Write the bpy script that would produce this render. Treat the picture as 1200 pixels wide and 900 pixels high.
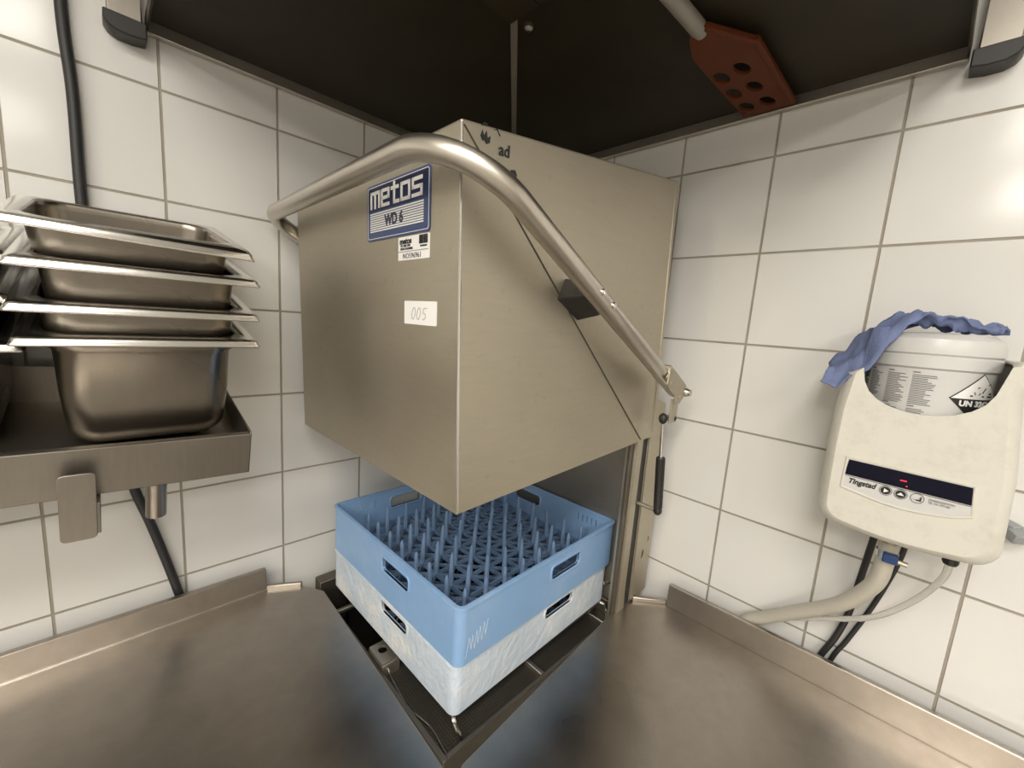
import bpy, bmesh, math, random
from mathutils import Vector, Matrix
random.seed(7)
for o in list(bpy.data.objects): bpy.data.objects.remove(o)
SC = bpy.context.scene
COL = SC.collection
R = math.radians
# ---------------------------------------------------------------- camera
cam = bpy.data.cameras.new('camera'); co = bpy.data.objects.new('camera', cam); COL.objects.link(co)
cr = Vector((0.71148267, -0.69924538, 0.06962977)); cu = Vector((0.05517012, 0.15436699, 0.98647204)); cf = Vector((0.70053456, 0.69801628, -0.14840689))
cm = Matrix((cr, cu, -cf)).transposed().to_4x4(); cm.translation = Vector((-1.03562, -1.09252, 1.57244))
co.matrix_world = cm
cam.sensor_width = 36.0; cam.lens = 36.0*479.94/1200.0; cam.clip_start = 0.01
SC.camera = co
# ---------------------------------------------------------------- light
w = bpy.data.worlds.new('world'); SC.world = w; w.use_nodes = True
w.node_tree.nodes['Background'].inputs[0].default_value = (0.9, 0.92, 1.0, 1)
w.node_tree.nodes['Background'].inputs[1].default_value = 0.05
def area(name, loc, sx, sy, power, col, rot=(0, 0, 0)):
    l = bpy.data.lights.new(name, 'AREA'); l.shape = 'RECTANGLE'; l.size = sx; l.size_y = sy; l.energy = power; l.color = col
    o = bpy.data.objects.new(name, l); o.location = loc; o.rotation_euler = rot; COL.objects.link(o); return o
WARM = (1.0, 0.955, 0.88)
LIGHTS = [((-1.62, -1.45), 1.0, 0.50, 20), ((-2.95, -1.55), 0.9, 0.5, 34), ((-1.75, -2.9), 1.0, 0.5, 24), ((-3.0, -2.95), 0.9, 0.5, 34)]  # last panel is unseen, added as frontal fill for the corner
for (lx, ly), sx, sy, p in LIGHTS:
    area('ceiling_lamp', (lx, ly, 2.565), sx, sy, p, WARM)
SC.view_settings.view_transform = 'Standard'; SC.view_settings.look = 'None'
SC.view_settings.gamma = 1; SC.view_settings.use_curve_mapping = False
SC.view_settings.exposure = 0.12

# ---------------------------------------------------------------- materials
def mat(name):
    m = bpy.data.materials.new(name); m.use_nodes = True
    nt = m.node_tree; return m, nt, nt.nodes['Principled BSDF']
def N(nt, t, **kw):
    n = nt.nodes.new(t)
    for k, v in kw.items(): setattr(n, k, v)
    return n
def plain(name, col, rough=0.5, metal=0.0, noise=0.0, nscale=20, bump=0.0, spec=0.5, dirt=None, dscale=6, damt=0.5, trans=0.0, coat=0.0):
    m, nt, b = mat(name); L = nt.links.new
    b.inputs['Roughness'].default_value = rough; b.inputs['Metallic'].default_value = metal
    b.inputs['Specular IOR Level'].default_value = spec
    b.inputs['Transmission Weight'].default_value = trans
    b.inputs['Coat Weight'].default_value = coat
    b.inputs['Base Color'].default_value = (*col, 1)
    tc = N(nt, 'ShaderNodeTexCoord')
    if noise or dirt:
        nz = N(nt, 'ShaderNodeTexNoise'); nz.inputs['Scale'].default_value = nscale; nz.inputs['Detail'].default_value = 6
        L(tc.outputs['Object'], nz.inputs['Vector'])
        mx = N(nt, 'ShaderNodeMix', data_type='RGBA')
        mx.inputs[6].default_value = (*[c*(1-noise) for c in col], 1); mx.inputs[7].default_value = (*[min(1, c*(1+noise)) for c in col], 1)
        L(nz.outputs['Fac'], mx.inputs[0]); src = mx.outputs[2]
        if dirt:
            n2 = N(nt, 'ShaderNodeTexNoise'); n2.inputs['Scale'].default_value = dscale; n2.inputs['Detail'].default_value = 8; n2.inputs['Roughness'].default_value = 0.7
            L(tc.outputs['Object'], n2.inputs['Vector'])
            rp = N(nt, 'ShaderNodeMapRange'); rp.inputs[1].default_value = 0.48; rp.inputs[2].default_value = 0.72; rp.inputs[3].default_value = 0; rp.inputs[4].default_value = damt
            L(n2.outputs['Fac'], rp.inputs[0])
            m2 = N(nt, 'ShaderNodeMix', data_type='RGBA'); L(rp.outputs[0], m2.inputs[0]); L(src, m2.inputs[6]); m2.inputs[7].default_value = (*dirt, 1); src = m2.outputs[2]
        L(src, b.inputs['Base Color'])
    if bump:
        nb = N(nt, 'ShaderNodeTexNoise'); nb.inputs['Scale'].default_value = nscale*4; nb.inputs['Detail'].default_value = 4
        L(tc.outputs['Object'], nb.inputs['Vector'])
        bp = N(nt, 'ShaderNodeBump'); bp.inputs['Strength'].default_value = bump; bp.inputs['Distance'].default_value = 0.004
        L(nb.outputs['Fac'], bp.inputs['Height']); L(bp.outputs[0], b.inputs['Normal'])
    return m
def steel(name, col=(0.60, 0.57, 0.52), rough=0.34, streak=(1, 1, 40), var=0.12, rvar=0.12, spots=0.0, bump=0.02):
    """brushed / used stainless steel"""
    m, nt, b = mat(name); L = nt.links.new
    b.inputs['Metallic'].default_value = 1.0
    tc = N(nt, 'ShaderNodeTexCoord')
    mp = N(nt, 'ShaderNodeMapping'); mp.inputs['Scale'].default_value = streak; L(tc.outputs['Object'], mp.inputs['Vector'])
    n1 = N(nt, 'ShaderNodeTexNoise'); n1.inputs['Scale'].default_value = 9; n1.inputs['Detail'].default_value = 3; n1.inputs['Roughness'].default_value = 0.65
    L(mp.outputs[0], n1.inputs['Vector'])
    n2 = N(nt, 'ShaderNodeTexNoise'); n2.inputs['Scale'].default_value = 4; n2.inputs['Detail'].default_value = 2.5; n2.inputs['Roughness'].default_value = 0.5
    L(tc.outputs['Object'], n2.inputs['Vector'])
    ad = N(nt, 'ShaderNodeMath', operation='MULTIPLY_ADD'); L(n1.outputs['Fac'], ad.inputs[0]); ad.inputs[1].default_value = 0.4
    mu = N(nt, 'ShaderNodeMath', operation='MULTIPLY'); L(n2.outputs['Fac'], mu.inputs[0]); mu.inputs[1].default_value = 0.6; L(mu.outputs[0], ad.inputs[2])
    mx = N(nt, 'ShaderNodeMix', data_type='RGBA')
    mx.inputs[6].default_value = (*[c*(1-var) for c in col], 1); mx.inputs[7].default_value = (*[min(1, c*(1+var)) for c in col], 1)
    rr = N(nt, 'ShaderNodeMapRange'); rr.inputs[1].default_value = 0.2; rr.inputs[2].default_value = 0.8; L(ad.outputs[0], rr.inputs[0]); L(rr.outputs[0], mx.inputs[0])
    src = mx.outputs[2]
    r2 = N(nt, 'ShaderNodeMapRange'); r2.inputs[1].default_value = 0.2; r2.inputs[2].default_value = 0.8; r2.inputs[3].default_value = rough-rvar*0.5; r2.inputs[4].default_value = rough+rvar
    L(n2.outputs['Fac'], r2.inputs[0]); L(r2.outputs[0], b.inputs['Roughness'])
    if spots:
        v = N(nt, 'ShaderNodeTexNoise'); v.inputs['Scale'].default_value = 60; v.inputs['Detail'].default_value = 3; L(tc.outputs['Object'], v.inputs['Vector'])
        r3 = N(nt, 'ShaderNodeMapRange'); r3.inputs[1].default_value = 0.64; r3.inputs[2].default_value = 0.72; r3.inputs[4].default_value = spots; L(v.outputs['Fac'], r3.inputs[0])
        m3 = N(nt, 'ShaderNodeMix', data_type='RGBA'); L(r3.outputs[0], m3.inputs[0]); L(src, m3.inputs[6]); m3.inputs[7].default_value = (0.22, 0.18, 0.13, 1); src = m3.outputs[2]
    L(src, b.inputs['Base Color'])
    bp = N(nt, 'ShaderNodeBump'); bp.inputs['Strength'].default_value = bump; bp.inputs['Distance'].default_value = 0.002
    L(n1.outputs['Fac'], bp.inputs['Height']); L(bp.outputs[0], b.inputs['Normal'])
    return m
def tile_mat(name, axis, off):
    """white glazed 20 cm wall tiles; axis = horizontal world axis index, off = position of one vertical joint"""
    m, nt, b = mat(name); L = nt.links.new
    tc = N(nt, 'ShaderNodeNewGeometry'); sp = N(nt, 'ShaderNodeSeparateXYZ'); L(tc.outputs['Position'], sp.inputs[0])
    def axis_nodes(sock, o):
        a = N(nt, 'ShaderNodeMath', operation='SUBTRACT'); L(sock, a.inputs[0]); a.inputs[1].default_value = o
        d = N(nt, 'ShaderNodeMath', operation='DIVIDE'); L(a.outputs[0], d.inputs[0]); d.inputs[1].default_value = 0.2
        f = N(nt, 'ShaderNodeMath', operation='FRACT'); L(d.outputs[0], f.inputs[0])
        fl = N(nt, 'ShaderNodeMath', operation='FLOOR'); L(d.outputs[0], fl.inputs[0])
        s = N(nt, 'ShaderNodeMath', operation='SUBTRACT'); L(f.outputs[0], s.inputs[0]); s.inputs[1].default_value = 0.5
        ab = N(nt, 'ShaderNodeMath', operation='ABSOLUTE'); L(s.outputs[0], ab.inputs[0])
        return ab.outputs[0], fl.outputs[0], s.outputs[0]
    h, hf, hs = axis_nodes(sp.outputs[axis], off); v, vf, vs = axis_nodes(sp.outputs[2], 1.96)
    mxd = N(nt, 'ShaderNodeMath', operation='MAXIMUM'); L(h, mxd.inputs[0]); L(v, mxd.inputs[1])
    g = N(nt, 'ShaderNodeMapRange'); g.interpolation_type = 'SMOOTHSTEP'; g.inputs[1].default_value = 0.487; g.inputs[2].default_value = 0.4925
    L(mxd.outputs[0], g.inputs[0])
    cb = N(nt, 'ShaderNodeCombineXYZ'); L(hf, cb.inputs[0]); L(vf, cb.inputs[1])
    wn = N(nt, 'ShaderNodeTexWhiteNoise', noise_dimensions='3D'); L(cb.outputs[0], wn.inputs[0])
    tcol = N(nt, 'ShaderNodeMix', data_type='RGBA'); L(wn.outputs[0], tcol.inputs[0])
    tcol.inputs[6].default_value = (0.72, 0.71, 0.685, 1); tcol.inputs[7].default_value = (0.76, 0.75, 0.725, 1)
    nz = N(nt, 'ShaderNodeTexNoise'); nz.inputs['Scale'].default_value = 14; L(tc.outputs['Position'], nz.inputs['Vector'])
    gcol = N(nt, 'ShaderNodeMix', data_type='RGBA'); L(nz.outputs['Fac'], gcol.inputs[0]); gcol.inputs[6].default_value = (0.27, 0.235, 0.18, 1); gcol.inputs[7].default_value = (0.46, 0.42, 0.35, 1)
    mx = N(nt, 'ShaderNodeMix', data_type='RGBA'); L(g.outputs[0], mx.inputs[0]); L(tcol.outputs[2], mx.inputs[6]); L(gcol.outputs[2], mx.inputs[7])
    L(mx.outputs[2], b.inputs['Base Color'])
    ro = N(nt, 'ShaderNodeMapRange'); L(g.outputs[0], ro.inputs[0]); ro.inputs[3].default_value = 0.16; ro.inputs[4].default_value = 0.8; L(ro.outputs[0], b.inputs['Roughness'])
    # height: recessed joint, small tilt and waviness of each tile
    t1 = N(nt, 'ShaderNodeSeparateXYZ'); L(wn.outputs[1], t1.inputs[0])
    def tilt(ch, s):
        a = N(nt, 'ShaderNodeMath', operation='SUBTRACT'); L(t1.outputs[ch], a.inputs[0]); a.inputs[1].default_value = 0.5
        q = N(nt, 'ShaderNodeMath', operation='MULTIPLY'); L(a.outputs[0], q.inputs[0]); L(s, q.inputs[1]); return q.outputs[0]
    s1 = N(nt, 'ShaderNodeMath', operation='ADD'); L(tilt(0, hs), s1.inputs[0]); L(tilt(1, vs), s1.inputs[1])
    n3 = N(nt, 'ShaderNodeTexNoise'); n3.inputs['Scale'].default_value = 9; n3.inputs['Detail'].default_value = 1; L(tc.outputs['Position'], n3.inputs['Vector'])
    s2 = N(nt, 'ShaderNodeMath', operation='MULTIPLY_ADD'); L(n3.outputs['Fac'], s2.inputs[0]); s2.inputs[1].default_value = 0.5; L(s1.outputs[0], s2.inputs[2])
    s3 = N(nt, 'ShaderNodeMath', operation='MULTIPLY_ADD'); L(g.outputs[0], s3.inputs[0]); s3.inputs[1].default_value = -0.9; L(s2.outputs[0], s3.inputs[2])
    bp = N(nt, 'ShaderNodeBump'); bp.inputs['Strength'].default_value = 1.0; bp.inputs['Distance'].default_value = 0.0016
    L(s3.outputs[0], bp.inputs['Height']); L(bp.outputs[0], b.inputs['Normal'])
    return m
def emit(name, col, s):
    m, nt, b = mat(name); b.inputs['Emission Color'].default_value = (*col, 1); b.inputs['Emission Strength'].default_value = s; b.inputs['Base Color'].default_value = (*col, 1); return m

M = dict(
    hood=steel('hood_steel', (0.53, 0.485, 0.395), 0.49, (2, 2, 14), 0.10, 0.10, 0.12),
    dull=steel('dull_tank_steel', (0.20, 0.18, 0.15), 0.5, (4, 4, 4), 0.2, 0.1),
    panel=steel('rear_panel_steel', (0.42, 0.39, 0.34), 0.52, (3, 3, 10), 0.12, 0.1),
    table=steel('table_steel', (0.40, 0.365, 0.325), 0.30, (3, 3, 3), 0.20, 0.16, 0.0, 0.0),
    tube=steel('tube_steel', (0.60, 0.56, 0.50), 0.30, (6, 6, 6), 0.10, 0.10, 0, 0.0),
    pan=steel('pan_steel', (0.30, 0.27, 0.232), 0.25, (6, 6, 2), 0.14, 0.10, 0.0, 0.0),
    rack=steel('rack_steel', (0.30, 0.275, 0.24), 0.34, (18, 2, 2), 0.18, 0.14, 0.12, 0.0),
    bright=steel('polished_steel', (0.72, 0.70, 0.66), 0.20, (3, 3, 3), 0.06, 0.06, 0.0, 0.0),
    strip=plain('pale_strip', (0.20, 0.175, 0.14), 0.5, 0, 0.2, 20),
    grimy=plain('greasy_brown_underside', (0.027, 0.020, 0.010), 0.55, 0.0, 0.35, 9, 0.05, 0.25),  # shade below the shelf is put into this dark base colour
    strainer=None,
    black=plain('black_plastic', (0.018, 0.017, 0.016), 0.45, 0, 0.2, 30),
    rubber=plain('black_rubber', (0.02, 0.02, 0.021), 0.5, 0, 0.2, 30),
    seam=plain('dark_seam', (0.05, 0.045, 0.035), 0.6, 0, 0.1),
    blue=plain('blue_plastic', (0.235, 0.40, 0.66), 0.38, 0, 0.08, 8, 0.04, 0.45, (0.42, 0.55, 0.72), 7, 0.35),
    peg=plain('blue_grey_plastic', (0.20, 0.31, 0.49), 0.42, 0, 0.12, 20, 0.0),
    grey=plain('limescaled_plastic', (0.54, 0.62, 0.71), 0.7, 0, 0.16, 14, 0.8, 0.3, (0.84, 0.81, 0.74), 9, 1.0),
    cream=plain('cream_plastic', (0.665, 0.645, 0.575), 0.38, 0, 0.05, 10, 0.03, 0.5, (0.40, 0.36, 0.28), 38, 0.32),
    white=plain('white_plastic', (0.61, 0.605, 0.59), 0.32, 0, 0.03, 10),
    label=plain('label_paper', (0.58, 0.575, 0.56), 0.4, 0, 0.03, 10),
    paper=plain('white_sticker', (0.86, 0.85, 0.83), 0.5, 0, 0.03, 10),
    ink=plain('black_ink', (0.015, 0.015, 0.016), 0.5),
    greyink=plain('grey_ink', (0.17, 0.17, 0.17), 0.6),
    pencil=plain('pencil_ink', (0.42, 0.42, 0.43), 0.6),
    navy=plain('navy_print', (0.032, 0.055, 0.16), 0.32, 0, 0.1, 12),
    navydark=plain('dark_navy_print', (0.012, 0.02, 0.06), 0.32, 0, 0.1, 12),
    window=plain('dark_display', (0.004, 0.004, 0.014), 0.18, 0, 0.0, 20, 0.0, 0.18),
    led=emit('red_segment', (1.0, 0.03, 0.06), 1.2),
    cloth=plain('blue_cloth', (0.165, 0.205, 0.36), 0.85, 0, 0.16, 40, 0.35, 0.2),
    hose=plain('grey_hose', (0.50, 0.47, 0.40), 0.38, 0, 0.10, 20, 0.05, 0.5),
    clear=plain('clear_tube', (0.80, 0.78, 0.73), 0.18, 0, 0.03, 20, 0, 0.5, None, 6, 0.5, 0.55),
    clamp_blue=plain('blue_band', (0.02, 0.06, 0.20), 0.35, 0, 0.1),
    brass=plain('dull_brass', (0.42, 0.36, 0.22), 0.4, 0.7, 0.1),
    orange=plain('red_brown_silicone', (0.105, 0.026, 0.008), 0.6, 0, 0.12, 18, 0.0, 0.2),  # base darkened to carry the low light under the shelf
    handlegrey=plain('pale_handle', (0.27, 0.25, 0.215), 0.45, 0.2, 0.2, 24, 0.1),
    plug=plain('grey_plastic', (0.30, 0.31, 0.32), 0.5, 0, 0.1),
    paint=plain('ceiling_paint', (0.78, 0.77, 0.74), 0.8, 0, 0.03, 3),
    floor=plain('floor_vinyl', (0.30, 0.28, 0.25), 0.6, 0, 0.2, 6),
    roomwall=plain('room_wall_tile', (0.70, 0.68, 0.64), 0.4, 0, 0.05, 3),
    tl=tile_mat('tiles_left', 0, -0.13574), tr=tile_mat('tiles_right', 1, 0.0),
    lamp=emit('lamp_diffuser', (1.0, 0.95, 0.87), 1.5),
)
def strainer_mat():
    m, nt, b = mat('perforated_strainer'); L = nt.links.new
    b.inputs['Metallic'].default_value = 0.8; b.inputs['Roughness'].default_value = 0.42
    tc = N(nt, 'ShaderNodeTexCoord'); v = N(nt, 'ShaderNodeTexVoronoi'); v.inputs['Scale'].default_value = 170; v.inputs['Randomness'].default_value = 0.0
    L(tc.outputs['Object'], v.inputs['Vector'])
    r = N(nt, 'ShaderNodeMapRange'); r.inputs[1].default_value = 0.28; r.inputs[2].default_value = 0.36; L(v.outputs['Distance'], r.inputs[0])
    mx = N(nt, 'ShaderNodeMix', data_type='RGBA'); L(r.outputs[0], mx.inputs[0]); mx.inputs[6].default_value = (0.008, 0.007, 0.006, 1); mx.inputs[7].default_value = (0.17, 0.15, 0.12, 1)
    L(mx.outputs[2], b.inputs['Base Color'])
    bp = N(nt, 'ShaderNodeBump'); bp.inputs['Strength'].default_value = 0.5; bp.inputs['Distance'].default_value = 0.002; L(r.outputs[0], bp.inputs['Height']); L(bp.outputs[0], b.inputs['Normal'])
    return m
M['strainer'] = strainer_mat()

# ---------------------------------------------------------------- mesh helpers
def V(*a): return Vector(a)
class MB:
    def __init__(s): s.v = []; s.f = []
    def add(s, vs, fs):
        o = len(s.v); s.v += [Vector(v) for v in vs]; s.f += [tuple(i+o for i in f) for f in fs]; return s
    def hexa(s, p):                       # 8 corners: bottom ring 0-3, top ring 4-7
        return s.add(p, [(3, 2, 1, 0), (4, 5, 6, 7), (0, 1, 5, 4), (1, 2, 6, 5), (2, 3, 7, 6), (3, 0, 4, 7)])
    def box(s, x0, x1, y0, y1, z0, z1):
        return s.hexa([(x0, y0, z0), (x1, y0, z0), (x1, y1, z0), (x0, y1, z0), (x0, y0, z1), (x1, y0, z1), (x1, y1, z1), (x0, y1, z1)])
    def bar(s, a, b, w, h, up=(0, 0, 1)):  # rectangular bar from a to b
        a = Vector(a); b = Vector(b); d = (b-a).normalized(); u = Vector(up); r = d.cross(u).normalized(); u = r.cross(d).normalized()
        q = [r*sx*w/2+u*sy*h/2 for sx, sy in ((-1, -1), (1, -1), (1, 1), (-1, 1))]
        return s.hexa([a+i for i in q]+[b+i for i in q])
    def prism(s, pts, z0, z1):             # polygon in xy
        n = len(pts); vs = [(x, y, z0) for x, y in pts]+[(x, y, z1) for x, y in pts]
        return s.add(vs, [tuple(range(n-1, -1, -1)), tuple(range(n, 2*n))]+[(i, (i+1) % n, n+(i+1) % n, n+i) for i in range(n)])
    def tube(s, path, r, n=14, cap=True):
        P = [Vector(p) for p in path]; rs = r if isinstance(r, (list, tuple)) else [r]*len(P)
        t = [(P[min(i+1, len(P)-1)]-P[max(i-1, 0)]).normalized() for i in range(len(P))]
        a = Vector((0, 0, 1)) if abs(t[0].z) < 0.9 else Vector((1, 0, 0)); u = t[0].cross(a).normalized()
        vs = []
        for i, p in enumerate(P):
            u = (u-t[i]*u.dot(t[i])).normalized(); q = t[i].cross(u)
            for k in range(n):
                an = 2*math.pi*k/n; vs.append(p+(u*math.cos(an)+q*math.sin(an))*rs[i])
        fs = [(i*n+k, i*n+(k+1) % n, (i+1)*n+(k+1) % n, (i+1)*n+k) for i in range(len(P)-1) for k in range(n)]
        if cap: fs += [tuple(range(n-1, -1, -1)), tuple((len(P)-1)*n+k for k in range(n))]
        return s.add(vs, fs)
    def lathe(s, prof, c=(0, 0, 0), ax=(0, 0, 1), n=40, cap0=True, cap1=True):
        c = Vector(c); ax = Vector(ax).normalized(); a = Vector((1, 0, 0)) if abs(ax.x) < 0.9 else Vector((0, 1, 0)); u = (a-ax*a.dot(ax)).normalized(); q = ax.cross(u)
        vs = [c+ax*h+(u*math.cos(2*math.pi*k/n)+q*math.sin(2*math.pi*k/n))*r for r, h in prof for k in range(n)]
        fs = [(i*n+k, i*n+(k+1) % n, (i+1)*n+(k+1) % n, (i+1)*n+k) for i in range(len(prof)-1) for k in range(n)]
        if cap0: fs.append(tuple(range(n-1, -1, -1)))
        if cap1: fs.append(tuple((len(prof)-1)*n+k for k in range(n)))
        return s.add(vs, fs)
    def loft(s, rings, cap0=True, cap1=True, skip=()):
        n = len(rings[0]); vs = [p for r in rings for p in r]
        fs = [(i*n+k, i*n+(k+1) % n, (i+1)*n+(k+1) % n, (i+1)*n+k) for i in range(len(rings)-1) for k in range(n) if k not in skip]
        if cap0: fs.append(tuple(range(n-1, -1, -1)))
        if cap1: fs.append(tuple((len(rings)-1)*n+k for k in range(n)))
        return s.add(vs, fs)
    def sphere(s, c, r, n=16, m=10, sc=(1, 1, 1)):
        c = Vector(c); vs = []; fs = []
        for i in range(m+1):
            th = math.pi*i/m
            for k in range(n): vs.append(c+Vector((r*sc[0]*math.sin(th)*math.cos(2*math.pi*k/n), r*sc[1]*math.sin(th)*math.sin(2*math.pi*k/n), r*sc[2]*math.cos(th))))
        for i in range(m):
            for k in range(n): fs.append((i*n+k, (i+1)*n+k, (i+1)*n+(k+1) % n, i*n+(k+1) % n))
        return s.add(vs, fs)
    def xf(s, mtx): s.v = [mtx @ v for v in s.v]; return s
    def build(s, name, m, parent=None, bevel=0, smooth=False, seg=2, world=True, angle=35):
        me = bpy.data.meshes.new(name)
        org = worldloc(parent) if (parent and world) else Vector((0, 0, 0))
        me.from_pydata([v-org for v in s.v], [], s.f)
        return finish(me, name, m, parent, bevel, smooth, seg, angle)
def worldloc(o):
    l = Vector((0, 0, 0))
    while o: l += o.location; o = o.parent
    return l
def finish(me, name, m, parent, bevel=0, smooth=False, seg=2, angle=35):
    bm = bmesh.new(); bm.from_mesh(me); bmesh.ops.remove_doubles(bm, verts=bm.verts, dist=1e-6); bmesh.ops.recalc_face_normals(bm, faces=bm.faces); bm.to_mesh(me); bm.free()
    me.materials.append(M[m] if isinstance(m, str) else m)
    o = bpy.data.objects.new(name, me); COL.objects.link(o)
    if parent: o.parent = parent
    if bevel:
        b = o.modifiers.new('bevel', 'BEVEL'); b.width = bevel; b.segments = seg; b.limit_method = 'ANGLE'; b.angle_limit = R(30)
    if smooth or bevel:
        for p in me.polygons: p.use_smooth = True
        me.set_sharp_from_angle(angle=R(angle))
    return o
def shape(loops, thick, frame, name, m, parent, bevel=0, smooth=False, world=True):
    """flat outline with holes: loops of 2-D points (first the outline), extruded thick along the frame normal; frame = (origin, U, Vv)"""
    cu_ = bpy.data.curves.new('tmp', 'CURVE'); cu_.dimensions = '2D'; cu_.fill_mode = 'BOTH'; cu_.extrude = thick/2
    for lp in loops:
        sp = cu_.splines.new('POLY'); sp.points.add(len(lp)-1)
        for q, pt in zip(lp, sp.points): pt.co = (q[0], q[1], 0, 1)
        sp.use_cyclic_u = True
    t = bpy.data.objects.new('tmp', cu_); me = bpy.data.meshes.new_from_object(t)
    bpy.data.objects.remove(t); bpy.data.curves.remove(cu_)
    return place(me, frame, name, m, parent, bevel, smooth, world)
def place(me, frame, name, m, parent, bevel=0, smooth=False, world=True):
    O, U, W = [Vector(q) for q in frame]; U = U.normalized(); W = W.normalized(); n = U.cross(W).normalized()
    org = worldloc(parent) if (parent and world) else Vector((0, 0, 0))
    for v in me.vertices: v.co = O+U*v.co.x+W*v.co.y+n*v.co.z-org
    me.name = name
    return finish(me, name, m, parent, bevel, smooth)
def text(body, size, frame, name, m, parent, bold=0.0, shear=0.0, thick=0.0003, xs=1.0, align='LEFT', space=1.0, world=True):
    c = bpy.data.curves.new('tmp', 'FONT'); c.body = body; c.size = size; c.shear = shear; c.offset = bold; c.extrude = thick; c.align_x = align; c.space_character = space; c.resolution_u = 4
    t = bpy.data.objects.new('tmp', c); me = bpy.data.meshes.new_from_object(t)
    bpy.data.objects.remove(t); bpy.data.curves.remove(c)
    for v in me.vertices: v.co.x *= xs
    return place(me, frame, name, m, parent, world=world)
def rrect(x0, x1, y0, y1, r, n=5):
    out = []
    for cx, cy, a in ((x1-r, y1-r, 0), (x0+r, y1-r, 90), (x0+r, y0+r, 180), (x1-r, y0+r, 270)):
        for k in range(n+1):
            t = R(a+90*k/n); out.append((cx+r*math.cos(t), cy+r*math.sin(t)))
    return out
def bez(pts, n=12):
    """smooth Catmull-Rom path through points"""
    P = [Vector(p) for p in pts]; P = [P[0]*2-P[1]]+P+[P[-1]*2-P[-2]]; out = []
    for i in range(1, len(P)-2):
        for k in range(n):
            t = k/n; a, b, c, d = P[i-1:i+3]
            out.append(0.5*((2*b)+(c-a)*t+(2*a-5*b+4*c-d)*t*t+(3*b-a-3*c+d)*t**3))
    out.append(P[-2]); return out
def fillet(pts, rad, n=10):
    P = [Vector(p) for p in pts]; out = [P[0]]
    for i in range(1, len(P)-1):
        a = (P[i-1]-P[i]); b = (P[i+1]-P[i]); la, lb = a.length, b.length; a.normalize(); b.normalize()
        half = a.angle(b)/2; r = rad[i-1] if isinstance(rad, (list, tuple)) else rad
        d = min(r/math.tan(half), la*0.48, lb*0.48); r2 = d*math.tan(half)
        c = P[i]+(a+b).normalized()*(r2/math.sin(half)); p0 = P[i]+a*d-c; p1 = P[i]+b*d-c; ang = p0.angle(p1)
        for k in range(n+1):
            t = k/n; out.append(c+(p0*math.sin((1-t)*ang)+p1*math.sin(t*ang))/math.sin(ang))
    out.append(P[-1]); return out
def thing(name, label, cat, loc=(0, 0, 0), group=None):
    o = bpy.data.objects.new(name, None); o.empty_display_size = 0.05; COL.objects.link(o); o.location = loc
    return tag(o, label, cat, group)
def tag(o, label, cat, group=None):
    o['label'] = label; o['category'] = cat
    if group: o['group'] = group
    return o
def struct(mb, name, m, **k):
    o = mb.build(name, m, **k); o['kind'] = 'structure'; return o

# ---------------------------------------------------------------- the room
RX, RY, H = -4.2, -4.2, 2.6
struct(MB().box(RX, 0.12, 0, 0.12, 0, H), 'wall_left', 'tl')
struct(MB().box(0, 0.12, RY, 0, 0, H), 'wall_right', 'tr')
struct(MB().box(RX-0.12, RX, RY-0.12, 0.12, 0, H), 'wall_far_left', 'roomwall')
struct(MB().box(RX, 0.12, RY-0.12, RY, 0, H), 'wall_behind', 'roomwall')
struct(MB().box(RX-0.12, 0.12, RY-0.12, 0.12, -0.1, 0), 'floor', 'floor')
struct(MB().box(RX-0.12, 0.12, RY-0.12, 0.12, H, H+0.1), 'ceiling', 'paint')
cl = ['square ceiling light panel nearest the corner of the two tiled walls', 'ceiling light panel farther along the left tiled wall', 'ceiling light panel farther along the right tiled wall', 'ceiling light panel farthest from both tiled walls']
for i, ((lx, ly), sx, sy, p) in enumerate(LIGHTS):
    t = thing('ceiling_light', cl[i], 'ceiling light', (lx, ly, H), 'ceiling light panels')
    f = MB()
    f.box(lx-sx/2-.03, lx+sx/2+.03, ly-sy/2-.03, ly-sy/2, H-.03, H); f.box(lx-sx/2-.03, lx+sx/2+.03, ly+sy/2, ly+sy/2+.03, H-.03, H)
    f.box(lx-sx/2-.03, lx-sx/2, ly-sy/2, ly+sy/2, H-.03, H); f.box(lx+sx/2, lx+sx/2+.03, ly-sy/2, ly+sy/2, H-.03, H)
    f.build('frame', 'white', t)
    MB().box(lx-sx/2, lx+sx/2, ly-sy/2, ly+sy/2, H-.02, H).build('diffuser', 'lamp', t)

# ---------------------------------------------------------------- drain tables
ZT = 0.88
t = thing('drain_table', 'stainless drain table along the left tiled wall, below the stacked pans', 'table', (-1.3, -0.35, 0))
poly = [(-2.1, -0.672), (-0.697, -0.672), (-0.682, -0.131), (-0.714, -0.080), (-0.786, -0.042), (-2.1, -0.042)]
MB().prism(poly, ZT-0.035, ZT).build('tabletop', 'table', t, 0.002)
MB().box(-2.1, -0.786, -0.042, -0.028, ZT-0.035, ZT+0.054).build('upstand', 'table', t, 0.002)
MB().bar((-2.1, -0.0425, ZT+0.0006), (-0.786, -0.0425, ZT+0.0006), 0.003, 0.0016).build('fold_seam', 'bright', t)  # bright bar paints the light line along the fold
MB().bar((-0.786, -0.040, ZT+0.004), (-0.716, -0.078, ZT+0.004), 0.010, 0.014).build('end_lip', 'table', t, 0.003)
for lx, ly in ((-0.80, -0.62), (-0.85, -0.10), (-2.05, -0.62), (-2.05, -0.10)):
    lg = MB().box(lx-.02, lx+.02, ly-.02, ly+.02, 0.03, ZT-.035).build('leg', 'tube', t, 0.002)
    MB().lathe([(0.012, 0), (0.024, 0), (0.024, 0.012), (0.012, 0.03)], (lx, ly, 0)).build('foot', 'black', lg, smooth=True)
t = thing('drain_table', 'stainless drain table along the right tiled wall, below the white dispenser', 'table', (-0.35, -1.4, 0))
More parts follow.
